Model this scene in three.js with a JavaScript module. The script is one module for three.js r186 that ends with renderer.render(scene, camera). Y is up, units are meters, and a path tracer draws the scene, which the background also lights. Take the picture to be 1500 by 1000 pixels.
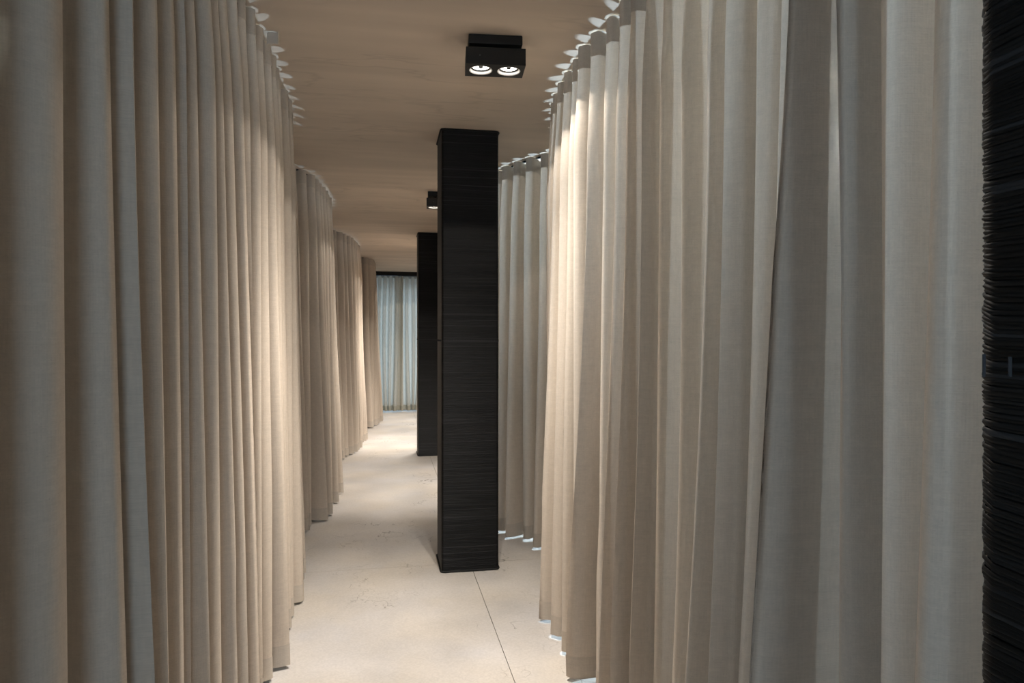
import * as THREE from 'three';
import { RoundedBoxGeometry } from 'three/addons/geometries/RoundedBoxGeometry.js';
import { mergeGeometries } from 'three/addons/utils/BufferGeometryUtils.js';
import { RectAreaLightUniformsLib } from 'three/addons/lights/RectAreaLightUniformsLib.js';

RectAreaLightUniformsLib.init();

/* ------------------------------------------------------------------ */
/* camera, sky, large lights, exposure                                 */
/* World: x right, y up, the camera looks along -z. The corridor runs   */
/* turned to the left by TURN. (X, Z) below = metres right / ahead.     */
/* ------------------------------------------------------------------ */
const EYE = 1.452, HIGH = 2.75, FOCAL = 1000, TURN = THREE.MathUtils.degToRad(10.5);
const scene = new THREE.Scene();
const camera = new THREE.PerspectiveCamera(2 * Math.atan(500 / FOCAL) * 180 / Math.PI, 1.5, 0.02, 60);
camera.position.set(0, EYE, 0);
camera.lookAt(0, EYE, -10);
camera.setViewOffset(1500, 1000, 0, 5, 1500, 1000);           // lens shift: horizon at y = 495
const renderer = new THREE.WebGLRenderer({ antialias: true });
renderer.toneMapping = THREE.LinearToneMapping;
renderer.toneMappingExposure = 1.0;
renderer.shadowMap.enabled = true;
scene.background = new THREE.Color().setRGB(0.62, 0.8, 1.0);    // overcast daylight, seen only through the windows
scene.backgroundIntensity = 1.2;

const DAY = new THREE.Color().setRGB(0.53, 0.77, 1.0);          // daylight at the glazing
const LAMP = new THREE.Color().setRGB(1.0, 0.925, 0.835);         // ceiling spots
const COOL = new THREE.Color().setRGB(0.60, 0.81, 1.0);         // lamps in the fitting rooms
const SPOT_SPILL = 0.85, ROOM_LAMP = 25, DAY_SIDE = 0.9, DAY_BACK = 7, DAY_END = 1.0;

/* local corridor frame -> world: u along the corridor, v across to the right */
const cosT = Math.cos(TURN), sinT = Math.sin(TURN);
const W = (u, v, y = 0) => new THREE.Vector3(v * cosT - u * sinT, y, -(u * cosT + v * sinT));
const uOf = (X, Z) => -X * sinT + Z * cosT, vOf = (X, Z) => X * cosT + Z * sinT;

/* large area lights: daylight just inside the two windows */
const U0 = -3.6, U1 = 14.0, VL = -2.05, VR = 2.35, WT = 0.16;
function windowLight(from, to, w, h, power) {
  const l = new THREE.RectAreaLight(DAY, power, w, h);
  l.position.copy(from); l.lookAt(to);
  scene.add(l);
}
windowLight(W(-1.4, VL + 0.03, 1.4), W(-1.4, VL + 1, 1.4), 2.3, 2.1, DAY_SIDE);
windowLight(W(U0 + 0.03, 0.1, 1.45), W(U0 + 1, 0.1, 1.45), 1.2, 1.8, DAY_BACK);
windowLight(W(U1 - 0.03, 0.1, 1.30), W(U1 - 1, 0.1, 1.30), 3.4, 2.3, DAY_END);

/* ------------------------------------------------------------------ */
/* helpers                                                             */
/* ------------------------------------------------------------------ */
function rng(seed) { let a = seed >>> 0; return () => { a = (a + 0x6D2B79F5) | 0; let t = Math.imul(a ^ (a >>> 15), 1 | a); t = (t + Math.imul(t ^ (t >>> 7), 61 | t)) ^ t; return ((t ^ (t >>> 14)) >>> 0) / 4294967296; }; }
const used = new Map();
function numbered(n) { const k = used.get(n) ?? 0; used.set(n, k + 1); return k ? `${n}_${String(k).padStart(3, '0')}` : n; }
function mesh(name, geometry, material, parent) {
  const m = new THREE.Mesh(geometry, material);
  m.name = parent === scene ? numbered(name) : name;
  m.castShadow = m.receiveShadow = true;
  parent.add(m);
  return m;
}
function tag(o, label, category, group) { o.userData.label = label; o.userData.category = category; if (group) o.userData.group = group; return o; }
function structure(o, label, category = 'room') { o.userData.kind = 'structure'; o.userData.label = label; o.userData.category = category; return o; }
function group(name, position, turn = TURN) { const g = new THREE.Group(); g.name = numbered(name); g.position.copy(position); g.rotation.y = turn; scene.add(g); return g; }
const smooth = (a, b, x) => { const t = Math.min(1, Math.max(0, (x - a) / (b - a))); return t * t * (3 - 2 * t); };
const lerp = (a, b, t) => a + (b - a) * t;

/* tileable value noise */
function tileNoise(seed, nx, ny) {
  const r = rng(seed), g = new Float32Array(nx * ny);
  for (let i = 0; i < g.length; i++) g[i] = r();
  return (x, y) => {            // x, y in 0..1, wraps
    x = (x - Math.floor(x)) * nx; y = (y - Math.floor(y)) * ny;
    const x0 = Math.floor(x) % nx, y0 = Math.floor(y) % ny, x1 = (x0 + 1) % nx, y1 = (y0 + 1) % ny;
    let fx = x - Math.floor(x), fy = y - Math.floor(y);
    fx = fx * fx * (3 - 2 * fx); fy = fy * fy * (3 - 2 * fy);
    return lerp(lerp(g[y0 * nx + x0], g[y0 * nx + x1], fx), lerp(g[y1 * nx + x0], g[y1 * nx + x1], fx), fy);
  };
}
function fbm(seed, nx, ny, oct) {
  const ns = []; for (let o = 0; o < oct; o++) ns.push(tileNoise(seed + o * 17, nx << o, ny << o));
  return (x, y) => { let s = 0, a = 0.5, w = 0; for (const n of ns) { s += a * n(x, y); w += a; a *= 0.5; } return s / w; };
}
function texture(size, metres, colour, fn, sizeY = size, metresY = metres) {
  const d = new Uint8Array(size * sizeY * 4);
  for (let y = 0, k = 0; y < sizeY; y++) for (let x = 0; x < size; x++, k += 4) {
    const c = fn(x / size, y / sizeY);
    d[k] = Math.max(0, Math.min(255, c[0] * 255)); d[k + 1] = Math.max(0, Math.min(255, c[1] * 255)); d[k + 2] = Math.max(0, Math.min(255, c[2] * 255)); d[k + 3] = 255;
  }
  const t = new THREE.DataTexture(d, size, sizeY);
  t.wrapS = t.wrapT = THREE.RepeatWrapping; t.magFilter = THREE.LinearFilter; t.minFilter = THREE.LinearMipmapLinearFilter; t.generateMipmaps = true;
  t.repeat.set(1 / metres, 1 / metresY);
  if (colour) t.colorSpace = THREE.SRGBColorSpace;
  t.needsUpdate = true;
  return t;
}
/* uv in metres from the position of a box-like geometry */
function metreUV(g, ox = 0, oz = 0) {
  const p = g.attributes.position, n = g.attributes.normal, uv = new Float32Array(p.count * 2);
  for (let i = 0; i < p.count; i++) {
    const ax = Math.abs(n.getX(i)), ay = Math.abs(n.getY(i)), az = Math.abs(n.getZ(i));
    if (ay >= ax && ay >= az) { uv[2 * i] = p.getX(i) + ox; uv[2 * i + 1] = p.getZ(i) + oz; }
    else if (ax >= az) { uv[2 * i] = p.getZ(i) + oz; uv[2 * i + 1] = p.getY(i); }
    else { uv[2 * i] = p.getX(i) + ox; uv[2 * i + 1] = p.getY(i); }
  }
  g.setAttribute('uv', new THREE.BufferAttribute(uv, 2));
  return g;
}

/* ------------------------------------------------------------------ */
/* materials                                                           */
/* ------------------------------------------------------------------ */
// linen weave: fine warp and weft slubs, heathered grain, a few darker flecks
const wA = tileNoise(11, 420, 14), wB = tileNoise(12, 12, 460), wG = tileNoise(13, 190, 190), wH = fbm(14, 40, 40, 2), wF = tileNoise(15, 240, 240);
const weaveValue = (x, y) => 0.5 + 0.5 * (wA(x, y) - 0.5) + 0.5 * (wB(x, y) - 0.5) + 0.5 * (wG(x, y) - 0.5);
const linenMap = texture(1024, 0.42, true, (x, y) => {
  let v = 0.93 + 0.055 * (weaveValue(x, y) - 0.5) + 0.035 * (wH(x, y) - 0.5);
  const f = wF(x, y); if (f > 0.93) v -= 1.2 * (f - 0.93);
  return [v, v * 0.998, v * 0.994];
});
const linenBump = texture(1024, 0.42, false, (x, y) => { const v = weaveValue(x, y); return [v, v, v]; });
function linen(r, g, b, through) {
  return new THREE.MeshPhysicalMaterial({ color: new THREE.Color().setRGB(r, g, b), map: linenMap, bumpMap: linenBump, bumpScale: 0.00025, roughness: 0.95, transmission: through, thickness: 0, specularIntensity: 0.25, sheen: 0.2, sheenRoughness: 0.8, side: THREE.DoubleSide });
}
const M = {};
M.linen = linen(0.70, 0.605, 0.51, 0.11);
M.linenDouble = linen(0.61, 0.54, 0.465, 0.02);       // header and hem: cloth folded over twice
M.sheer = linen(0.72, 0.685, 0.60, 0.45);
M.sheerDouble = linen(0.50, 0.48, 0.40, 0.15);

// power-floated concrete: clouded tone, hairline scuffs and pitted veins
const cA = fbm(31, 5, 5, 5), cB = fbm(32, 14, 14, 4), cC = fbm(33, 58, 46, 3), cM = fbm(34, 7, 7, 3), cP = tileNoise(35, 700, 700), cD = fbm(36, 110, 140, 2);
const cE = fbm(37, 34, 34, 2);
const scuff = (x, y) => {
  const m = smooth(0.46, 0.64, cM(x, y));
  const a = 1 - smooth(0.0, 0.016, Math.abs(cC(x + 0.03 * cB(x, y), y) - 0.5)), b = 1 - smooth(0, 0.02, Math.abs(cD(x, y) - 0.46));
  const k = smooth(0.47, 0.56, cE(x, y));
  return m * k * (0.9 * a + 0.6 * b * smooth(0.48, 0.58, cB(x, y)));
};
const floorMap = texture(2048, 4.6, true, (x, y) => {
  let v = 0.86 + 0.20 * (cA(x, y) - 0.5) + 0.13 * (cB(x, y) - 0.5) + 0.05 * (cP(x, y) - 0.5);
  const s = scuff(x, y) * 0.5, w = 0.06 * (cB(x + 0.37, y + 0.11) - 0.5);
  v -= s * 0.8;
  return [v + w * 0.5, v * 0.985 - s * 0.01, v * 0.968 - w - s * 0.05];
});
const floorRough = texture(1024, 4.6, false, (x, y) => { const v = 0.47 + 0.22 * (cA(x, y) - 0.5) + 0.14 * (cB(x, y) - 0.5) + 0.3 * scuff(x, y); return [v, v, v]; });
M.floor = new THREE.MeshPhysicalMaterial({ color: new THREE.Color().setRGB(0.745, 0.72, 0.695), map: floorMap, roughness: 1, roughnessMap: floorRough, specularIntensity: 0.8 });

// hand-trowelled plaster: wide soft sweeps and a few darker drags
const pA = fbm(51, 4, 7, 5), pB = fbm(52, 5, 30, 3), pC = fbm(53, 12, 26, 4), pM = fbm(54, 6, 6, 3);
const plasterMap = texture(2048, 5.2, true, (x, y) => {
  const xx = x + 0.02 * Math.sin(6.283 * 2 * y);
  let v = 0.83 + 0.13 * (pA(xx, y) - 0.5) + 0.06 * (pB(xx, y) - 0.5);
  v -= 0.045 * (1 - smooth(0, 0.06, Math.abs(pC(xx, y) - 0.5))) * smooth(0.5, 0.66, pM(x, y));
  return [v, v * 0.972, v * 0.935];
}, 1024, 2.6);
const plasterBump = texture(1024, 5.2, false, (x, y) => { const v = 0.5 + 0.6 * (pA(x, y) - 0.5) + 0.6 * (pB(x, y) - 0.5); return [v, v, v]; }, 1024, 2.6);
M.plaster = new THREE.MeshStandardMaterial({ color: new THREE.Color().setRGB(0.85, 0.765, 0.685), map: plasterMap, bumpMap: plasterBump, bumpScale: 0.002, roughness: 0.9 });
M.wall = new THREE.MeshStandardMaterial({ color: new THREE.Color().setRGB(0.62, 0.60, 0.57), map: plasterMap, roughness: 0.95 });
M.black = new THREE.MeshPhysicalMaterial({ color: new THREE.Color().setRGB(0.008, 0.008, 0.008), roughness: 0.5 });
M.blackMatt = new THREE.MeshStandardMaterial({ color: new THREE.Color().setRGB(0.006, 0.006, 0.006), roughness: 0.85 });
M.chrome = new THREE.MeshStandardMaterial({ color: new THREE.Color().setRGB(0.8, 0.8, 0.8), roughness: 0.18, metalness: 1 });
M.ring = new THREE.MeshStandardMaterial({ color: new THREE.Color().setRGB(0.85, 0.85, 0.84), roughness: 0.4, metalness: 0.3 });
M.cord = new THREE.MeshPhysicalMaterial({ color: 0xffffff, vertexColors: true, roughness: 0.5, specularIntensity: 0.5, sheen: 0.5, sheenRoughness: 0.45, sheenColor: new THREE.Color().setRGB(0.30, 0.27, 0.25) });
M.glow = new THREE.MeshStandardMaterial({ color: 0xffffff, emissive: LAMP, emissiveIntensity: 6, roughness: 0.4 });
M.globe = new THREE.MeshStandardMaterial({ color: 0xffffff, emissive: COOL, emissiveIntensity: 4, roughness: 0.5 });
M.bracket = new THREE.MeshStandardMaterial({ color: new THREE.Color().setRGB(0.62, 0.54, 0.46), roughness: 0.6 });
M.glass = new THREE.MeshPhysicalMaterial({ color: 0xffffff, transmission: 1, thickness: 0, roughness: 0.02, ior: 1.5 });

/* ------------------------------------------------------------------ */
/* the room shell, in the corridor frame                               */
/* ------------------------------------------------------------------ */
const ORIGIN = new THREE.Vector3(0, 0, 0);
// local coordinates inside a turned group: x = v, z = -u
function slab(v0, v1, y0, y1, u0, u1) { const g = new THREE.BoxGeometry(v1 - v0, y1 - y0, u1 - u0); g.translate((v0 + v1) / 2, (y0 + y1) / 2, -(u0 + u1) / 2); return metreUV(g); }

const floor = structure(group('floor', ORIGIN), 'pale polished concrete floor cut into large slabs by thin joints', 'floor');
mesh('screed', slab(VL - WT, VR + WT, -0.16, -0.05, U0 - WT, U1 + WT), M.floor, floor);
{
  const vs = [VL, -1.62, 0.537, VR], us = [U0, 0.14, 4.39, 8.64, 12.89, U1], j = 0.0014;
  for (let a = 0; a < vs.length - 1; a++) for (let b = 0; b < us.length - 1; b++)
    mesh('slab', slab(vs[a] + j, vs[a + 1] - j, -0.05, 0, us[b] + j, us[b + 1] - j), M.floor, floor);
}
const ceiling = structure(mesh('ceiling', slab(VL - WT, VR + WT, HIGH, HIGH + 0.2, U0 - WT, U1 + WT), M.plaster, scene), 'warm brown hand-trowelled plaster ceiling above the corridor', 'ceiling');
ceiling.rotation.y = TURN;
{
  const a = -2.6, b = -0.2, y0 = 0.3, y1 = 2.5, t = 0.05, c = VL - WT, d = VL, m = (c + d) / 2;
  const wl = structure(mesh('wall_left', mergeGeometries([slab(c, d, 0, HIGH, U0 - WT, a), slab(c, d, 0, HIGH, b, U1 + WT), slab(c, d, 0, y0, a, b), slab(c, d, y1, HIGH, a, b)]), M.wall, scene), 'plain plaster wall behind the curtains of the longer row', 'wall');
  const wr = structure(mesh('wall_right', slab(VR, VR + WT, 0, HIGH, U0 - WT, U1 + WT), M.wall, scene), 'plain plaster wall behind the curtains beside the columns', 'wall');
  wl.rotation.y = wr.rotation.y = TURN;
  const g = structure(group('window_2', ORIGIN), 'wide black-framed shop window in the side wall beside the viewer', 'window');
  mesh('frame', mergeGeometries([slab(m - 0.03, m + 0.03, y0, y0 + t, a, b), slab(m - 0.03, m + 0.03, y1 - t, y1, a, b), slab(m - 0.03, m + 0.03, y0 + t, y1 - t, a, a + t), slab(m - 0.03, m + 0.03, y0 + t, y1 - t, b - t, b)]), M.black, g);
  mesh('pane', slab(m - 0.003, m + 0.003, y0 + t, y1 - t, a + t, b - t), M.glass, g);
}
// partitions between the fitting rooms, ending where two curtains meet
const JOIN = { l0: [0.42, -0.74], l1: [4.72, -0.80], l2: [7.80, -0.95], l3: [10.92, -0.60], r0: [0.2, 1.0], r1: [4.30, 1.33], r2: [7.62, 1.39] };
Object.entries(JOIN).forEach(([k, [u, v]], i) => {
  const g = k[0] === 'l' ? slab(VL, v, 0, HIGH, u - 0.03, u + 0.03) : slab(v, VR, 0, HIGH, u - 0.03, u + 0.03);
  const p = structure(mesh(`trim_${i + 1}`, g, M.wall, scene), 'plain partition between two fitting rooms behind the curtains', 'partition');
  p.rotation.y = TURN;
});
const near = k => { const p = W(JOIN[k][0] - 0.045, JOIN[k][1]); return [p.x, -p.z]; }, past = k => { const p = W(JOIN[k][0] + 0.045, JOIN[k][1]); return [p.x, -p.z]; };
function walledOpening(name, u0, u1, v0, v1, y0, y1, label) {
  const parts = [slab(VL, v0, 0, HIGH, u0, u1), slab(v1, VR, 0, HIGH, u0, u1)];
  if (y0 > 0.01) parts.push(slab(v0, v1, 0, y0, u0, u1));
  if (y1 < HIGH - 0.01) parts.push(slab(v0, v1, y1, HIGH, u0, u1));
  const m = structure(mesh(name, mergeGeometries(parts), M.wall, scene), label, 'wall');
  m.rotation.y = TURN;
}
walledOpening('wall_back', U0 - WT, U0, -0.55, 0.75, 0.5, 2.4, 'plaster wall with a window closing the corridor behind the viewer');
walledOpening('wall_end', U1, U1 + WT, -1.7, 1.9, 0.06, 2.5, 'plaster wall with a tall window behind the grey sheer curtains');
function windowUnit(name, u, v0, v1, y0, y1, n, label) {
  const g = structure(group(name, ORIGIN), label, 'window'), t = 0.05, d = 0.06;
  mesh('frame', mergeGeometries([slab(v0, v1, y0, y0 + t, u - d / 2, u + d / 2), slab(v0, v1, y1 - t, y1, u - d / 2, u + d / 2), slab(v0, v0 + t, y0 + t, y1 - t, u - d / 2, u + d / 2), slab(v1 - t, v1, y0 + t, y1 - t, u - d / 2, u + d / 2)]), M.black, g);
  for (let k = 0; k < n; k++) {
    const a = lerp(v0 + t, v1 - t, k / n), b = lerp(v0 + t, v1 - t, (k + 1) / n);
    mesh('pane', slab(a + (k ? 0.02 : 0), b - (k < n - 1 ? 0.02 : 0), y0 + t, y1 - t, u - 0.003, u + 0.003), M.glass, g);
    if (k) mesh('mullion', slab(a - 0.02, a + 0.02, y0 + t, y1 - t, u - 0.025, u + 0.025), M.black, g);
  }
}
windowUnit('window_3', U0 - 0.08, -0.55, 0.75, 0.5, 2.4, 1, 'black-framed window at the end of the corridor behind the viewer');
windowUnit('window_1', U1 + 0.09, -1.7, 1.9, 0.06, 2.5, 3, 'tall black-framed window glowing behind the grey sheer curtains');

/* ------------------------------------------------------------------ */
/* columns wrapped in black cord cloth                                 */
/* ------------------------------------------------------------------ */
const CW = 0.362;                                             // column width
function cordLoops() {
  const r = rng(77), pos = [], col = [], idx = [], nrm = [];
  const half = CW / 2 - 0.006, rad = 0.012, path = [];
  // rounded square outline: [x, z, outward x, outward z]
  const corner = [[1, 1, 0], [-1, 1, 90], [-1, -1, 180], [1, -1, 270]];
  for (let c = 0; c < 4; c++) {
    const [sx, sz, a0] = corner[c];
    for (let k = 0; k <= 3; k++) { const a = (a0 + k * 30) * Math.PI / 180; path.push([sx * (half - rad) + rad * Math.cos(a), sz * (half - rad) + rad * Math.sin(a), Math.cos(a), Math.sin(a)]); }
    const [nx, nz] = [corner[(c + 1) % 4][0], corner[(c + 1) % 4][1]];
    const p0 = path[path.length - 1], q0 = [nx * (half - rad) + rad * Math.cos((a0 + 90) * Math.PI / 180), nz * (half - rad) + rad * Math.sin((a0 + 90) * Math.PI / 180)];
    for (let k = 1; k < 7; k++) path.push([lerp(p0[0], q0[0], k / 7), lerp(p0[1], q0[1], k / 7), p0[2], p0[3]]);
  }
  const N = path.length, drift = tileNoise(78, 9, 60), tone = tileNoise(79, 7, 130), big = tileNoise(80, 3, 26);
  let y = 0.004;
  while (y < HIGH - 0.004) {
    const th = 0.0010 + 0.0008 * r(), base = 0.0022 + 0.0055 * r() * r() + (r() < 0.06 ? 0.014 : 0), out = 0.0007 * (r() - 0.5);
    const o = pos.length / 3;
    for (let k = 0; k <= N; k++) {
      const [px, pz, ox, oz] = path[k % N], w = (k % N) / N;
      const dy = 0.010 * (drift(w, y / HIGH) - 0.5) + 0.0012 * (r() - 0.5), e = out + 0.0008 * (r() - 0.5);
      const t = base * (0.6 + 0.9 * tone(w, y / HIGH)) * (0.7 + 0.7 * big(w, y / HIGH));
      for (let q = 0; q < 3; q++) {
        const yy = Math.min(HIGH - 0.001, Math.max(0.001, y + dy + (q - 1) * th)), lift = q === 1 ? 0.0013 : 0, d = e + lift + 0.003;
        pos.push(px + ox * d, yy, pz + oz * d);
        const ny = (q - 1) * 0.9, L = Math.hypot(1, ny); nrm.push(ox / L, ny / L, oz / L);
        col.push(t, t * 1.0, t * 1.06);
      }
      if (k < N) for (let q = 0; q < 2; q++) { const a = o + k * 3 + q, b = a + 3; idx.push(a, a + 1, b, b, a + 1, b + 1); }
    }
    y += th * 1.75;
  }
  const g = new THREE.BufferGeometry();
  g.setAttribute('position', new THREE.Float32BufferAttribute(pos, 3));
  g.setAttribute('normal', new THREE.Float32BufferAttribute(nrm, 3));
  g.setAttribute('color', new THREE.Float32BufferAttribute(col, 3));
  g.setIndex(idx);
  return g;
}
function hemCord(y) {   // thicker edging cord round the top and the foot
  const h = CW / 2 + 0.001, s = new THREE.CatmullRomCurve3([[h, h - 0.02], [h, -h + 0.02], [h - 0.02, -h], [-h + 0.02, -h], [-h, -h + 0.02], [-h, h - 0.02], [-h + 0.02, h], [h - 0.02, h]].map(([x, z]) => new THREE.Vector3(x, y, z)), true, 'catmullrom', 0.1);
  return new THREE.TubeGeometry(s, 72, 0.006, 6, true);
}
function makeColumn() {
  const g = new THREE.Group(); g.name = numbered('column'); scene.add(g);
  const core = new RoundedBoxGeometry(CW - 0.012, HIGH - 0.002, CW - 0.012, 2, 0.012); core.translate(0, HIGH / 2, 0);
  mesh('core', core, M.black, g);
  const c = mesh('cord_wrapping', cordLoops(), M.cord, g); c.userData.kind = 'stuff'; c.userData.label = 'black horizontal cords wound tightly round the column';
  mesh('edging_cord', hemCord(0.007), M.blackMatt, g);
  mesh('edging_cord', hemCord(HIGH - 0.007), M.blackMatt, g);
  const st = [];
  for (let s = 0; s < 4; s++) for (let k = 0; k < 22; k++) {
    const b = new THREE.BoxGeometry(0.0009, 0.012 + 0.003 * Math.sin(k * 7 + s), 0.0014); b.translate(-CW / 2 + 0.014 + k * (CW - 0.028) / 21, 1.437, CW / 2 - 0.0005); b.rotateY(s * Math.PI / 2); st.push(b);
  }
  mesh('seam_stitching', mergeGeometries(st), M.stitch, g).userData.label = 'row of grey seam stitches at eye height';
  return g;
}
M.stitch = new THREE.MeshStandardMaterial({ color: new THREE.Color().setRGB(0.035, 0.036, 0.04), roughness: 0.9 });
const columnPlaces = [
  [-0.292, 4.427, 'black cord-wrapped square column on the open floor below the first pair of spotlights'],
  [-1.008, 8.587, 'black cord-wrapped square column farther along, between the second spotlight and the grey sheers'],
  [0.466, 0.242, 'black cord-wrapped column seen close up with coarse cord ridges and a stitched seam'],
];
const column = makeColumn();
columnPlaces.forEach(([X, Z, label], i) => {
  let c = column;
  if (i) { c = column.clone(); c.name = numbered('column'); scene.add(c); }
  c.position.set(X, 0, -Z); c.rotation.y = TURN;
  c.userData = {}; tag(c, label, 'column', 'black cord-wrapped columns in a row');
});

/* ------------------------------------------------------------------ */
/* curtains on curved tracks                                           */
/* ------------------------------------------------------------------ */
const HEADER = 0.10, HEM = 0.09, GAP = 0.003, FOOT = 0.016;
function railCurve(points) {
  const c = new THREE.CatmullRomCurve3(points.map(([X, Z]) => new THREE.Vector3(X, 0, -Z)), false, 'centripetal');
  const n = 600, pts = c.getSpacedPoints(n), len = c.getLength();
  return {
    len, pts,
    at(s) {
      const q = Math.min(0.9999, Math.max(0, s / len)) * n, i = Math.floor(q), f = q - i;
      const a = pts[i], b = pts[i + 1], p = a.clone().lerp(b, f);
      const i0 = Math.max(0, i - 8), i1 = Math.min(n, i + 9);
      const t = pts[i1].clone().sub(pts[i0]).normalize();
      if (s < 0) p.addScaledVector(t, s); else if (s > len) p.addScaledVector(t, s - len);
      return { x: p.x, z: p.z, tx: t.x, tz: t.z };
    },
  };
}
/* the place along the rail that lies in the direction of picture column px */
function alongAt(rail, side, px, amp) {
  let before = null;
  for (let s = -0.6; s < rail.len; s += 0.004) {
    const q = rail.at(s), x = q.x - q.tz * side * amp, z = q.z + q.tx * side * amp;
    if (z > -0.3) continue;
    const e = (750 + FOCAL * x / -z - px) * side;
    if (before !== null && before < 0 && e >= 0) return s;
    before = e;
  }
  return 0;
}
function makeCurtain(o) {
  const { points, side, seed, label, pitch = 0.147, amp = 0.072, flare = 0.05, fabric = M.linen, band = M.linenDouble, fixed = [], groupName, top = HIGH - GAP, wander = 0.045, foot = FOOT, header = band } = o;
  const r = rng(seed), rail = railCurve(points);
  let peaks = [];
  const seen = fixed.map(f => [...f.slice(0, 3).map(px => alongAt(rail, side, px, amp)), f[3] ?? 0]);
  let s = seen.length ? seen[0][0] : 0;
  if (seen.length) { for (let q = s - pitch; q > -pitch * 0.5; q -= pitch) peaks.unshift([q, q, q, 0]); peaks.push(...seen); s = seen[seen.length - 1][0] + pitch; }
  for (; s < rail.len + pitch * 0.5; s += pitch * (0.94 + 0.12 * r())) { const a = wander * (r() - 0.5), b = 2.2 * wander * (r() - 0.5); peaks.push([s, s + a, s + b, 0]); }
  peaks[0] = [0, 0, 0, 0];
  { const e = rail.len; while (peaks.length > 3 && peaks[peaks.length - 1][0] > e - 0.08) peaks.pop(); peaks.push([e, e, e, 0]); }
  for (let i = 1; i < peaks.length - 1; i++) for (let k = 0; k < 3; k++) peaks[i][k] = Math.max(peaks[i][k], peaks[i - 1][k] + 0.045);
  const deep = peaks.map(() => [0.85 + 0.3 * r(), 0.65 + 0.8 * r(), r() - 0.5, r() - 0.5, r() * 6.28]);
  const P = (i, t) => { const [a, b, c] = peaks[i]; return a * (1 - t) * (1 - 2 * t) + b * 4 * t * (1 - t) + c * t * (2 * t - 1); };
  const nf = peaks.length - 1, per = 20;
  function point(j, t, lift, out) {
    const i = Math.min(nf - 1, Math.floor(j / per)), f = j / per - i, a = P(i, t), b = P(i + 1, t), gap = b - a, ph = 2 * Math.PI * f;
    const lobe = Math.min(gap, 0.17), tw = smooth(0.1, 1, t), d = lerp(lerp(deep[i][0], deep[i + 1][0], f), lerp(deep[i][1], deep[i + 1][1], f), tw), grow = 0.85 + 0.3 * smooth(0, 0.2, t) + 0.2 * tw;
    const A = Math.min(amp, 0.58 * gap) * d * grow;
    // the valley wanders a little with height and the flanks belly out
    const skew = 0.10 * deep[i][2] * smooth(0.05, 1, t) * gap;
    const along = a + f * gap + lobe * (0.085 + 0.03 * deep[i][3]) * Math.sin(2 * ph) + skew * (1 - Math.cos(ph)) / 2;
    let n = A * (Math.cos(ph) + 0.16 * Math.cos(2 * ph) * deep[i][3]) + 0.006 * Math.sin(3.1 * t + deep[i][4]) * smooth(0.1, 1, t) * (1 - Math.cos(ph)) * 0.5;
    n += lerp(peaks[i][3], peaks[i + 1][3], smooth(0, 1, f)) * (0.7 + 0.3 * tw);
    n += flare * t * t * (0.55 + 0.6 * lerp(deep[i][1], deep[i + 1][1], f) - 0.45) + out;
    const q = rail.at(along), nx = -q.tz * side, nz = q.tx * side;
    const drop = 0.038 * Math.pow((1 - Math.cos(ph)) / 2, 2.2);
    const yTop = top - drop, yBot = foot + 0.006 * (deep[i][1] - 1) + 0.01 * (1 - Math.cos(ph)) / 2;
    const y = lerp(yTop, yBot, t);
    return [q.x + nx * n, y, q.z + nz * n];
  }
  function sheet(t0, t1, rows, out) {
    const cols = nf * per, pos = [], uv = [], idx = [];
    for (let k = 0; k <= rows; k++) {
      const t = lerp(t0, t1, k / rows);
      for (let j = 0; j <= cols; j++) { const p = point(j, t, 0, out); pos.push(...p); uv.push(j / per * 0.27, p[1]); }
    }
    for (let k = 0; k < rows; k++) for (let j = 0; j < cols; j++) {
      const a = k * (cols + 1) + j, b = a + cols + 1;
      if (side > 0) idx.push(a, b, a + 1, a + 1, b, b + 1); else idx.push(a, a + 1, b, a + 1, b + 1, b);
    }
    const g = new THREE.BufferGeometry();
    g.setAttribute('position', new THREE.Float32BufferAttribute(pos, 3));
    g.setAttribute('uv', new THREE.Float32BufferAttribute(uv, 2));
    g.setIndex(idx); g.computeVertexNormals();
    return g;
  }
  const mid = rail.at(rail.len / 2), g = group('curtain', new THREE.Vector3(mid.x, 0, mid.z), 0);
  const put = (n, geo, m) => { geo.translate(-mid.x, 0, -mid.z); return mesh(n, geo, m, g); };
  const tH = HEADER / top, tB = 1 - HEM / top;
  put('fabric', sheet(tH, tB, 34, 0), fabric);
  put('header_band', sheet(0, tH + 0.0012, 4, 0.0015), header);
  put('hem_band', sheet(tB - 0.0012, 1, 4, 0.0015), band);
  tag(g, label, 'curtain', groupName);
  // slim black track on the ceiling
  if (o.track !== false) {
    const tr = group('curtain_track', new THREE.Vector3(mid.x, HIGH, mid.z), 0), tp = [], n = 90, ti = [];
    for (let k = 0; k <= n; k++) {
      const q = rail.at(rail.len * k / n), nx = -q.tz, nz = q.tx;
      for (const [w, h] of [[-0.008, 0], [-0.008, -0.010], [0.008, -0.010], [0.008, 0]]) tp.push(q.x + nx * w - mid.x, h - 0.0005, q.z + nz * w - mid.z);
      if (k < n) for (let e = 0; e < 4; e++) { const a = k * 4 + e, b = k * 4 + (e + 1) % 4; ti.push(a, b, a + 4, b, b + 4, a + 4); }
    }
    ti.push(0, 2, 1, 0, 3, 2, n * 4, n * 4 + 1, n * 4 + 2, n * 4, n * 4 + 2, n * 4 + 3);
    const tg = new THREE.BufferGeometry(); tg.setAttribute('position', new THREE.Float32BufferAttribute(tp, 3)); tg.setIndex(ti);
    const flat = tg.toNonIndexed(); flat.computeVertexNormals();
    mesh('profile', flat, M.blackMatt, tr);
    const gl = [];
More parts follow.
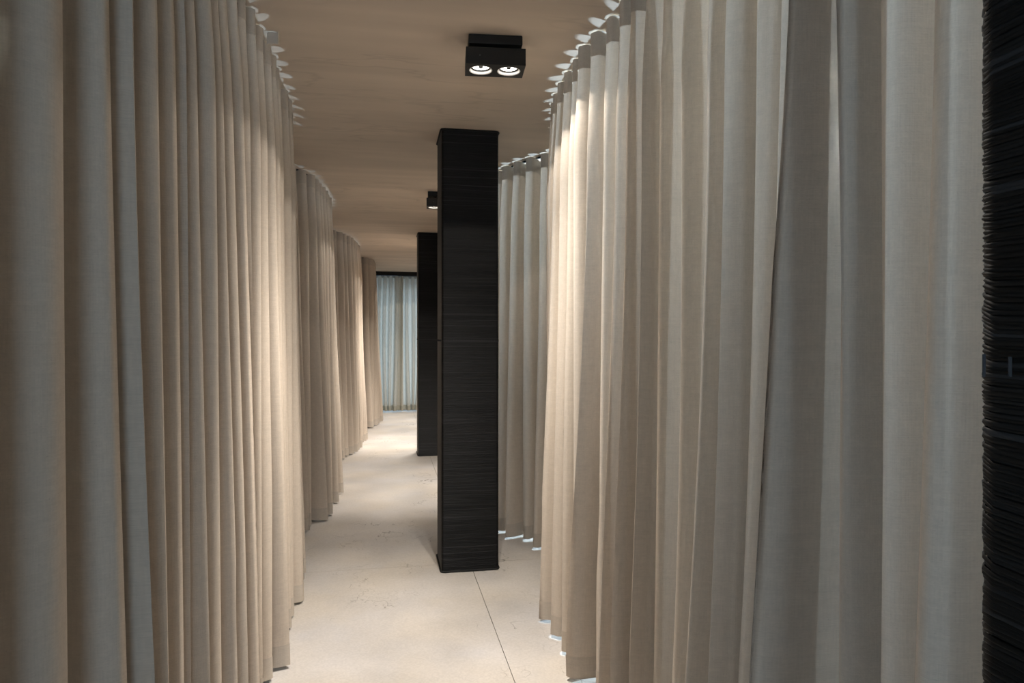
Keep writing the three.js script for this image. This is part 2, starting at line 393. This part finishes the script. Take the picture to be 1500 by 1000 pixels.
    for (let i = 0; i < peaks.length; i++) { const q = rail.at(peaks[i][0] + pitch * 0.25), b = new THREE.BoxGeometry(0.006, 0.016, 0.006); b.translate(q.x - mid.x, -0.0175, q.z - mid.z); gl.push(b); }
    const gm = mesh('gliders', mergeGeometries(gl), M.blackMatt, tr); gm.userData.kind = 'stuff';
    tag(tr, o.trackLabel, 'curtain track', 'slim black ceiling tracks');
  }
  return rail;
}
const shift = (pts, d) => pts.map(([X, Z]) => [X + d, Z]);
// longer row
makeCurtain({
  seed: 101, side: 1, amp: 0.062, flare: 0.03, groupName: 'linen curtains of the longer row',
  points: shift([past('l0'), [-0.775, 0.7], [-0.80, 1.0], [-0.845, 1.3], [-0.875, 1.55], [-0.91, 1.8], [-0.945, 2.1], [-0.99, 2.45], [-1.02, 2.65], [-1.09, 3.09], [-1.15, 3.37], [-1.22, 3.76], [-1.33, 4.08], near('l1')], -0.045),
  fixed: [[-60, -50, -50], [86, 87, 85], [155, 165, 174], [179, 179, 182], [221, 222, 217], [252, 263, 267], [266, 272, 276], [284, 290, 291], [302, 312, 318], [319, 330, 337], [335, 345, 346], [349, 362, 366]],
  label: 'broad beige linen curtain opposite the close-up black column, its near folds in dim cool light', trackLabel: 'black track of the dim broad curtain opposite the close-up column',
});
makeCurtain({
  seed: 102, side: 1, groupName: 'linen curtains of the longer row',
  points: shift([past('l1'), [-1.69, 4.96], [-1.60, 5.4], [-1.64, 5.87], [-1.755, 6.55], [-1.95, 7.0], near('l2')], -0.03),
  label: 'beige linen curtain whose bulge faces the nearer free-standing column across the floor', trackLabel: 'black track above the curtain across from the nearer free-standing column',
});
makeCurtain({
  seed: 103, side: 1, groupName: 'linen curtains of the longer row', wander: 0.04,
  points: shift([past('l2'), [-2.30, 7.84], [-2.15, 8.2], [-2.08, 8.65], [-2.12, 9.2], [-2.24, 9.9], [-2.36, 10.3], near('l3')], -0.03),
  label: 'beige linen curtain across from the farther column with a scalloped pool of light', trackLabel: 'black track above the curtain across from the farther column',
});
makeCurtain({
  seed: 104, side: 1, groupName: 'linen curtains of the longer row',
  points: shift([past('l3'), [-2.43, 10.9], [-2.33, 11.15], [-2.38, 11.75], [-2.50, 12.3], [-2.72, 12.8]], -0.03),
  label: 'last beige linen curtain of the longer row, touching the grey sheers', trackLabel: 'black track above the last linen curtain beside the grey sheers',
});
// row beside the columns
makeCurtain({
  seed: 201, side: -1, flare: 0.03, groupName: 'linen curtains beside the columns',
  points: shift([past('r0'), [0.80, 0.72], [0.71, 1.1], [0.66, 1.38], [0.61, 1.75], [0.55, 2.15], [0.411, 2.69], [0.309, 3.09], [0.26, 3.37], [0.238, 3.71], [0.25, 4.0], [0.32, 4.22], near('r1')], 0.05),
  fixed: [[1385, 1384, 1382], [1300, 1290, 1282], [1232, 1240, 1247, 0.02], [1203, 1200, 1205, -0.13], [1165, 1150, 1130, 0.01], [1143, 1125, 1107], [1115, 1096, 1072], [1078, 1072, 1052], [1040, 1043, 1022], [1003, 1008, 990], [970, 964, 957], [946, 950, 940], [925, 925, 920], [905, 907, 905], [884, 879, 884], [865, 868, 862]],
  label: 'broad beige linen curtain running from the close-up column to the brightest pool of lamplight', trackLabel: 'black track above the brightly lit curtain beside the twin spotlight',
});
makeCurtain({
  seed: 204, side: -1, groupName: 'linen curtains beside the columns', track: false, amp: 0.02, pitch: 0.09, flare: 0, top: HIGH - 0.03,
  points: [[0.845, 1.35], [0.84, 1.43], [0.83, 1.51], [0.82, 1.60]],
  label: 'narrow end of linen curtain overlapping behind the deep dark fold beside the close-up column',
});
makeCurtain({
  seed: 202, side: -1, groupName: 'linen curtains beside the columns',
  points: shift([past('r1'), [0.43, 4.64], [0.31, 4.75], [0.05, 5.03], [-0.095, 5.3], [-0.2, 5.75], [-0.27, 6.2], [-0.3, 6.8], [-0.22, 7.3], near('r2')], 0.03),
  label: 'shaded greenish linen curtain hanging directly behind the nearer free-standing column', trackLabel: 'black track above the shaded curtain behind the nearer free-standing column',
});
makeCurtain({
  seed: 203, side: -1, groupName: 'linen curtains beside the columns',
  points: shift([past('r2'), [-0.36, 7.98], [-0.62, 8.35], [-0.8, 9.0], [-0.9, 9.7], [-0.92, 10.3], [-0.8, 10.8], [-0.5, 11.2]], 0.03),
  label: 'linen curtain standing behind the farther column', trackLabel: 'black track above the curtain behind the farther column',
});
// grey sheers in front of the end window
const UE = 13.57;
const onEnd = (v, d = 0) => { const p = W(UE + d, v); return [p.x, -p.z]; };
makeCurtain({
  seed: 301, side: 1, groupName: 'grey sheers at the end window', track: false, top: HIGH - 0.085, pitch: 0.11, amp: 0.034, flare: 0.02, fabric: M.sheer, band: M.sheerDouble, header: M.sheer, foot: 0.03, wander: 0.06,
  points: [onEnd(-1.55), onEnd(-0.9), onEnd(-0.45), onEnd(0.34)], label: 'pale grey sheer curtain at the end window, beside the last linen curtain',
});
makeCurtain({
  seed: 302, side: 1, groupName: 'grey sheers at the end window', track: false, top: HIGH - 0.085, pitch: 0.11, amp: 0.034, flare: 0.02, fabric: M.sheer, band: M.sheerDouble, header: M.sheer, foot: 0.03, wander: 0.06,
  points: [onEnd(0.2, 0.1), onEnd(0.7, 0.1), onEnd(1.2, 0.1), onEnd(1.9, 0.1)], label: 'pale grey sheer curtain at the end window, partly hidden by the farther column',
});
const pel = tag(mesh('curtain_rail', slab(-1.7, 2.1, HIGH - 0.076, HIGH - 0.001, UE - 0.05, UE + 0.15), M.blackMatt, scene), 'straight black ceiling rail above the grey sheer curtains', 'curtain rail');
pel.rotation.y = TURN;

/* ------------------------------------------------------------------ */
/* twin ceiling spotlights                                             */
/* ------------------------------------------------------------------ */
const BW = 0.255, BD = 0.14, BH = 0.072, DROP = 0.062, LR = 0.048, LX = 0.061;
const spotParts = (() => {
  const s = new THREE.Shape(); s.moveTo(-BW / 2, -BD / 2); s.lineTo(BW / 2, -BD / 2); s.lineTo(BW / 2, BD / 2); s.lineTo(-BW / 2, BD / 2); s.closePath();
  for (const x of [-LX, LX]) { const h = new THREE.Path(); h.absarc(x, 0, LR + 0.003, 0, Math.PI * 2, true); s.holes.push(h); }
  const body = new THREE.ExtrudeGeometry(s, { depth: BH - 0.004, bevelEnabled: false, curveSegments: 40 }); body.rotateX(-Math.PI / 2);
  const lid = new THREE.BoxGeometry(BW, 0.004, BD); lid.translate(0, BH - 0.002, 0);
  const prep = g => { const q = g.index ? g.toNonIndexed() : g; return q; };
  const housing = mergeGeometries([prep(body), prep(lid)]);
  const base = new RoundedBoxGeometry(0.232, 0.04, 0.112, 2, 0.004); base.translate(0, BH + DROP - 0.0205, 0);
  const stem = x => { const c = new THREE.CylinderGeometry(0.008, 0.008, DROP - 0.038, 12); c.translate(x, BH + (DROP - 0.038) / 2, 0); return c; };
  const P = a => a.map(([x, y]) => new THREE.Vector2(x, y));
  const ring = new THREE.LatheGeometry(P([[LR + 0.0025, 0.0], [LR - 0.001, 0.0], [LR - 0.002, 0.004], [LR - 0.003, 0.013], [LR - 0.001, 0.014], [LR + 0.0025, 0.014], [LR + 0.0025, 0.0]]), 40);
  const lens = new THREE.LatheGeometry(P([[0.0001, 0.0205], [0.02, 0.0195], [0.032, 0.0175], [0.037, 0.0155]]), 40);
  const baffle = new THREE.LatheGeometry(P([[0.0365, 0.0155], [0.0375, 0.0135], [LR - 0.003, 0.0135]]), 40);
  const cap = new THREE.LatheGeometry(P([[0.0001, 0.011], [0.008, 0.0115], [0.0095, 0.014], [0.0095, 0.0195]]), 24);
  const screw = new THREE.SphereGeometry(0.003, 10, 8);
  return { housing, base, stem, ring, lens, cap, screw, baffle };
})();
function makeSpot(X, Z, label, turn, beam, field, tilt = 0, lean = 0) {
  const g = group('twin_spotlight', new THREE.Vector3(X, HIGH - BH - DROP - 0.0005, -Z), turn);
  mesh('housing', spotParts.housing, M.black, g);
  const b = mesh('mounting_base', spotParts.base, M.black, g);
  for (const x of [-0.05, 0.05]) { mesh('stem', spotParts.stem(x), M.black, g); const sc = mesh('screw', spotParts.screw, M.chrome, b); sc.position.set(x - 0.02, BH + DROP - 0.02, 0.05); }
  const hs = mesh('screw', spotParts.screw, M.chrome, g); hs.position.set(-0.068, BH * 0.52, BD / 2); hs.scale.setScalar(0.6);
  for (const x of [-LX, LX]) {
    const l = mesh('lamp', spotParts.lens, M.glow, g); l.position.set(x, 0, 0); l.userData.label = 'round glowing lamp face'; l.castShadow = false;
    mesh('rim', spotParts.ring, M.ring, l); mesh('baffle', spotParts.baffle, M.black, l); mesh('filament_cap', spotParts.cap, M.black, l);
    // beam and wide spill of the lamp, leaving at its face
    for (const [power, angle, pen, soft, aim] of [[beam, 38, 1, 1.6, 1], [field, 54, 1, 1.0, 1], [SPOT_SPILL, 71, 0.04, 0.4, 0]]) {
      const s = new THREE.SpotLight(LAMP, power, 0, angle * Math.PI / 180, pen, 2);
      s.position.set(x, 0.004, 0); s.target.position.set(x - aim * Math.tan(lean * Math.PI / 180), -1, -aim * Math.tan(tilt * Math.PI / 180)); s.castShadow = true; s.shadow.radius = soft; s.shadow.mapSize.set(1024, 1024); s.shadow.bias = -0.0005;
      g.add(s); g.add(s.target); s.target.name = 'aim'; s.name = 'beam';
    }
  }
  tag(g, label, 'ceiling lamp', 'black twin spotlights on the corridor ceiling');
}
makeSpot(-0.075, 2.975, 'black twin spotlight with both glowing lamps in view, before the nearer free-standing column', 0.1, 8.5, 5.2, 3, 11);
makeSpot(-0.635, 6.1, 'black twin spotlight half hidden behind the nearer free-standing column', 0.12, 12, 3.6, 22, 6);
makeSpot(-1.09, 9.25, 'black twin spotlight behind the farther column', TURN, 12, 8, 16, 8);
makeSpot(-1.5, 12.3, 'black twin spotlight nearest the grey sheers', TURN, 7, 6, 0, 4);

/* small plate hanging from the ceiling beside the broad dim curtain */
{
  const g = group('ceiling_bracket', new THREE.Vector3(-0.992, HIGH, -2.905), 0.06);
  const plate = new RoundedBoxGeometry(0.050, 0.048, 0.003, 1, 0.001); plate.translate(-0.025, -0.0245, 0); mesh('plate', plate, M.bracket, g);
  const lip = new RoundedBoxGeometry(0.004, 0.048, 0.022, 1, 0.001); lip.translate(0, -0.0245, 0.009); mesh('lip', lip, M.bracket, g);
  tag(g, 'small beige angle bracket hanging from the ceiling beside the broad dim curtain', 'bracket');
}

/* ------------------------------------------------------------------ */
/* cool globe lamps on the side walls of the fitting rooms             */
/* ------------------------------------------------------------------ */
function wallLamp(u, left, label, power = left ? 14 : ROOM_LAMP) {
  const dir = left ? 1 : -1, v = left ? VL : VR, g = group('wall_lamp', W(u, v, left ? 2.37 : 2.43), TURN);
  const plate = new THREE.CylinderGeometry(0.05, 0.05, 0.02, 24); plate.rotateZ(Math.PI / 2); plate.translate(dir * 0.0105, 0, 0);
  const arm = new THREE.CylinderGeometry(0.008, 0.008, 0.12, 12); arm.rotateZ(Math.PI / 2); arm.translate(dir * 0.08, 0, 0);
  const globe = new THREE.SphereGeometry(0.07, 24, 16); globe.translate(dir * 0.2, 0, 0);
  mesh('back_plate', plate, M.black, g); mesh('arm', arm, M.black, g); mesh('globe', globe, M.globe, g).castShadow = false;
  if (left) { // opaque bowl: the lamps of this row throw their light upward
    const bowl = new THREE.LatheGeometry([[0.0001, -0.098], [0.05, -0.088], [0.085, -0.05], [0.1, 0.0], [0.1, 0.02], [0.096, 0.02], [0.096, 0.0], [0.081, -0.047], [0.047, -0.083], [0.0001, -0.093]].map(([x, y]) => new THREE.Vector2(x, y)), 32);
    bowl.translate(dir * 0.2, 0, 0); mesh('bowl_shade', bowl, M.black, g);
  }
  const p = new THREE.PointLight(COOL, power, 0, 2); p.position.set(dir * 0.2, 0, 0); p.castShadow = true; p.shadow.radius = 1.2; p.name = 'glow'; g.add(p);
  tag(g, label, 'wall lamp', 'cool globe lamps behind the curtains');
}
for (const [u, n] of [[3.3, 'broad dim'], [6.4, 'second'], [9.5, 'third']]) wallLamp(u, true, `white globe wall lamp behind the ${n} curtain of the longer row`);
wallLamp(1.5, false, 'white globe wall lamp behind the curtain folds next to the close-up column', 18);
wallLamp(3.1, false, 'white globe wall lamp behind the brightly lit curtain');
wallLamp(5.4, false, 'white globe wall lamp behind the shaded greenish curtain');

scene.traverse(o => { if (o.isMesh && o.castShadow === undefined) o.castShadow = true; });
renderer.render(scene, camera);
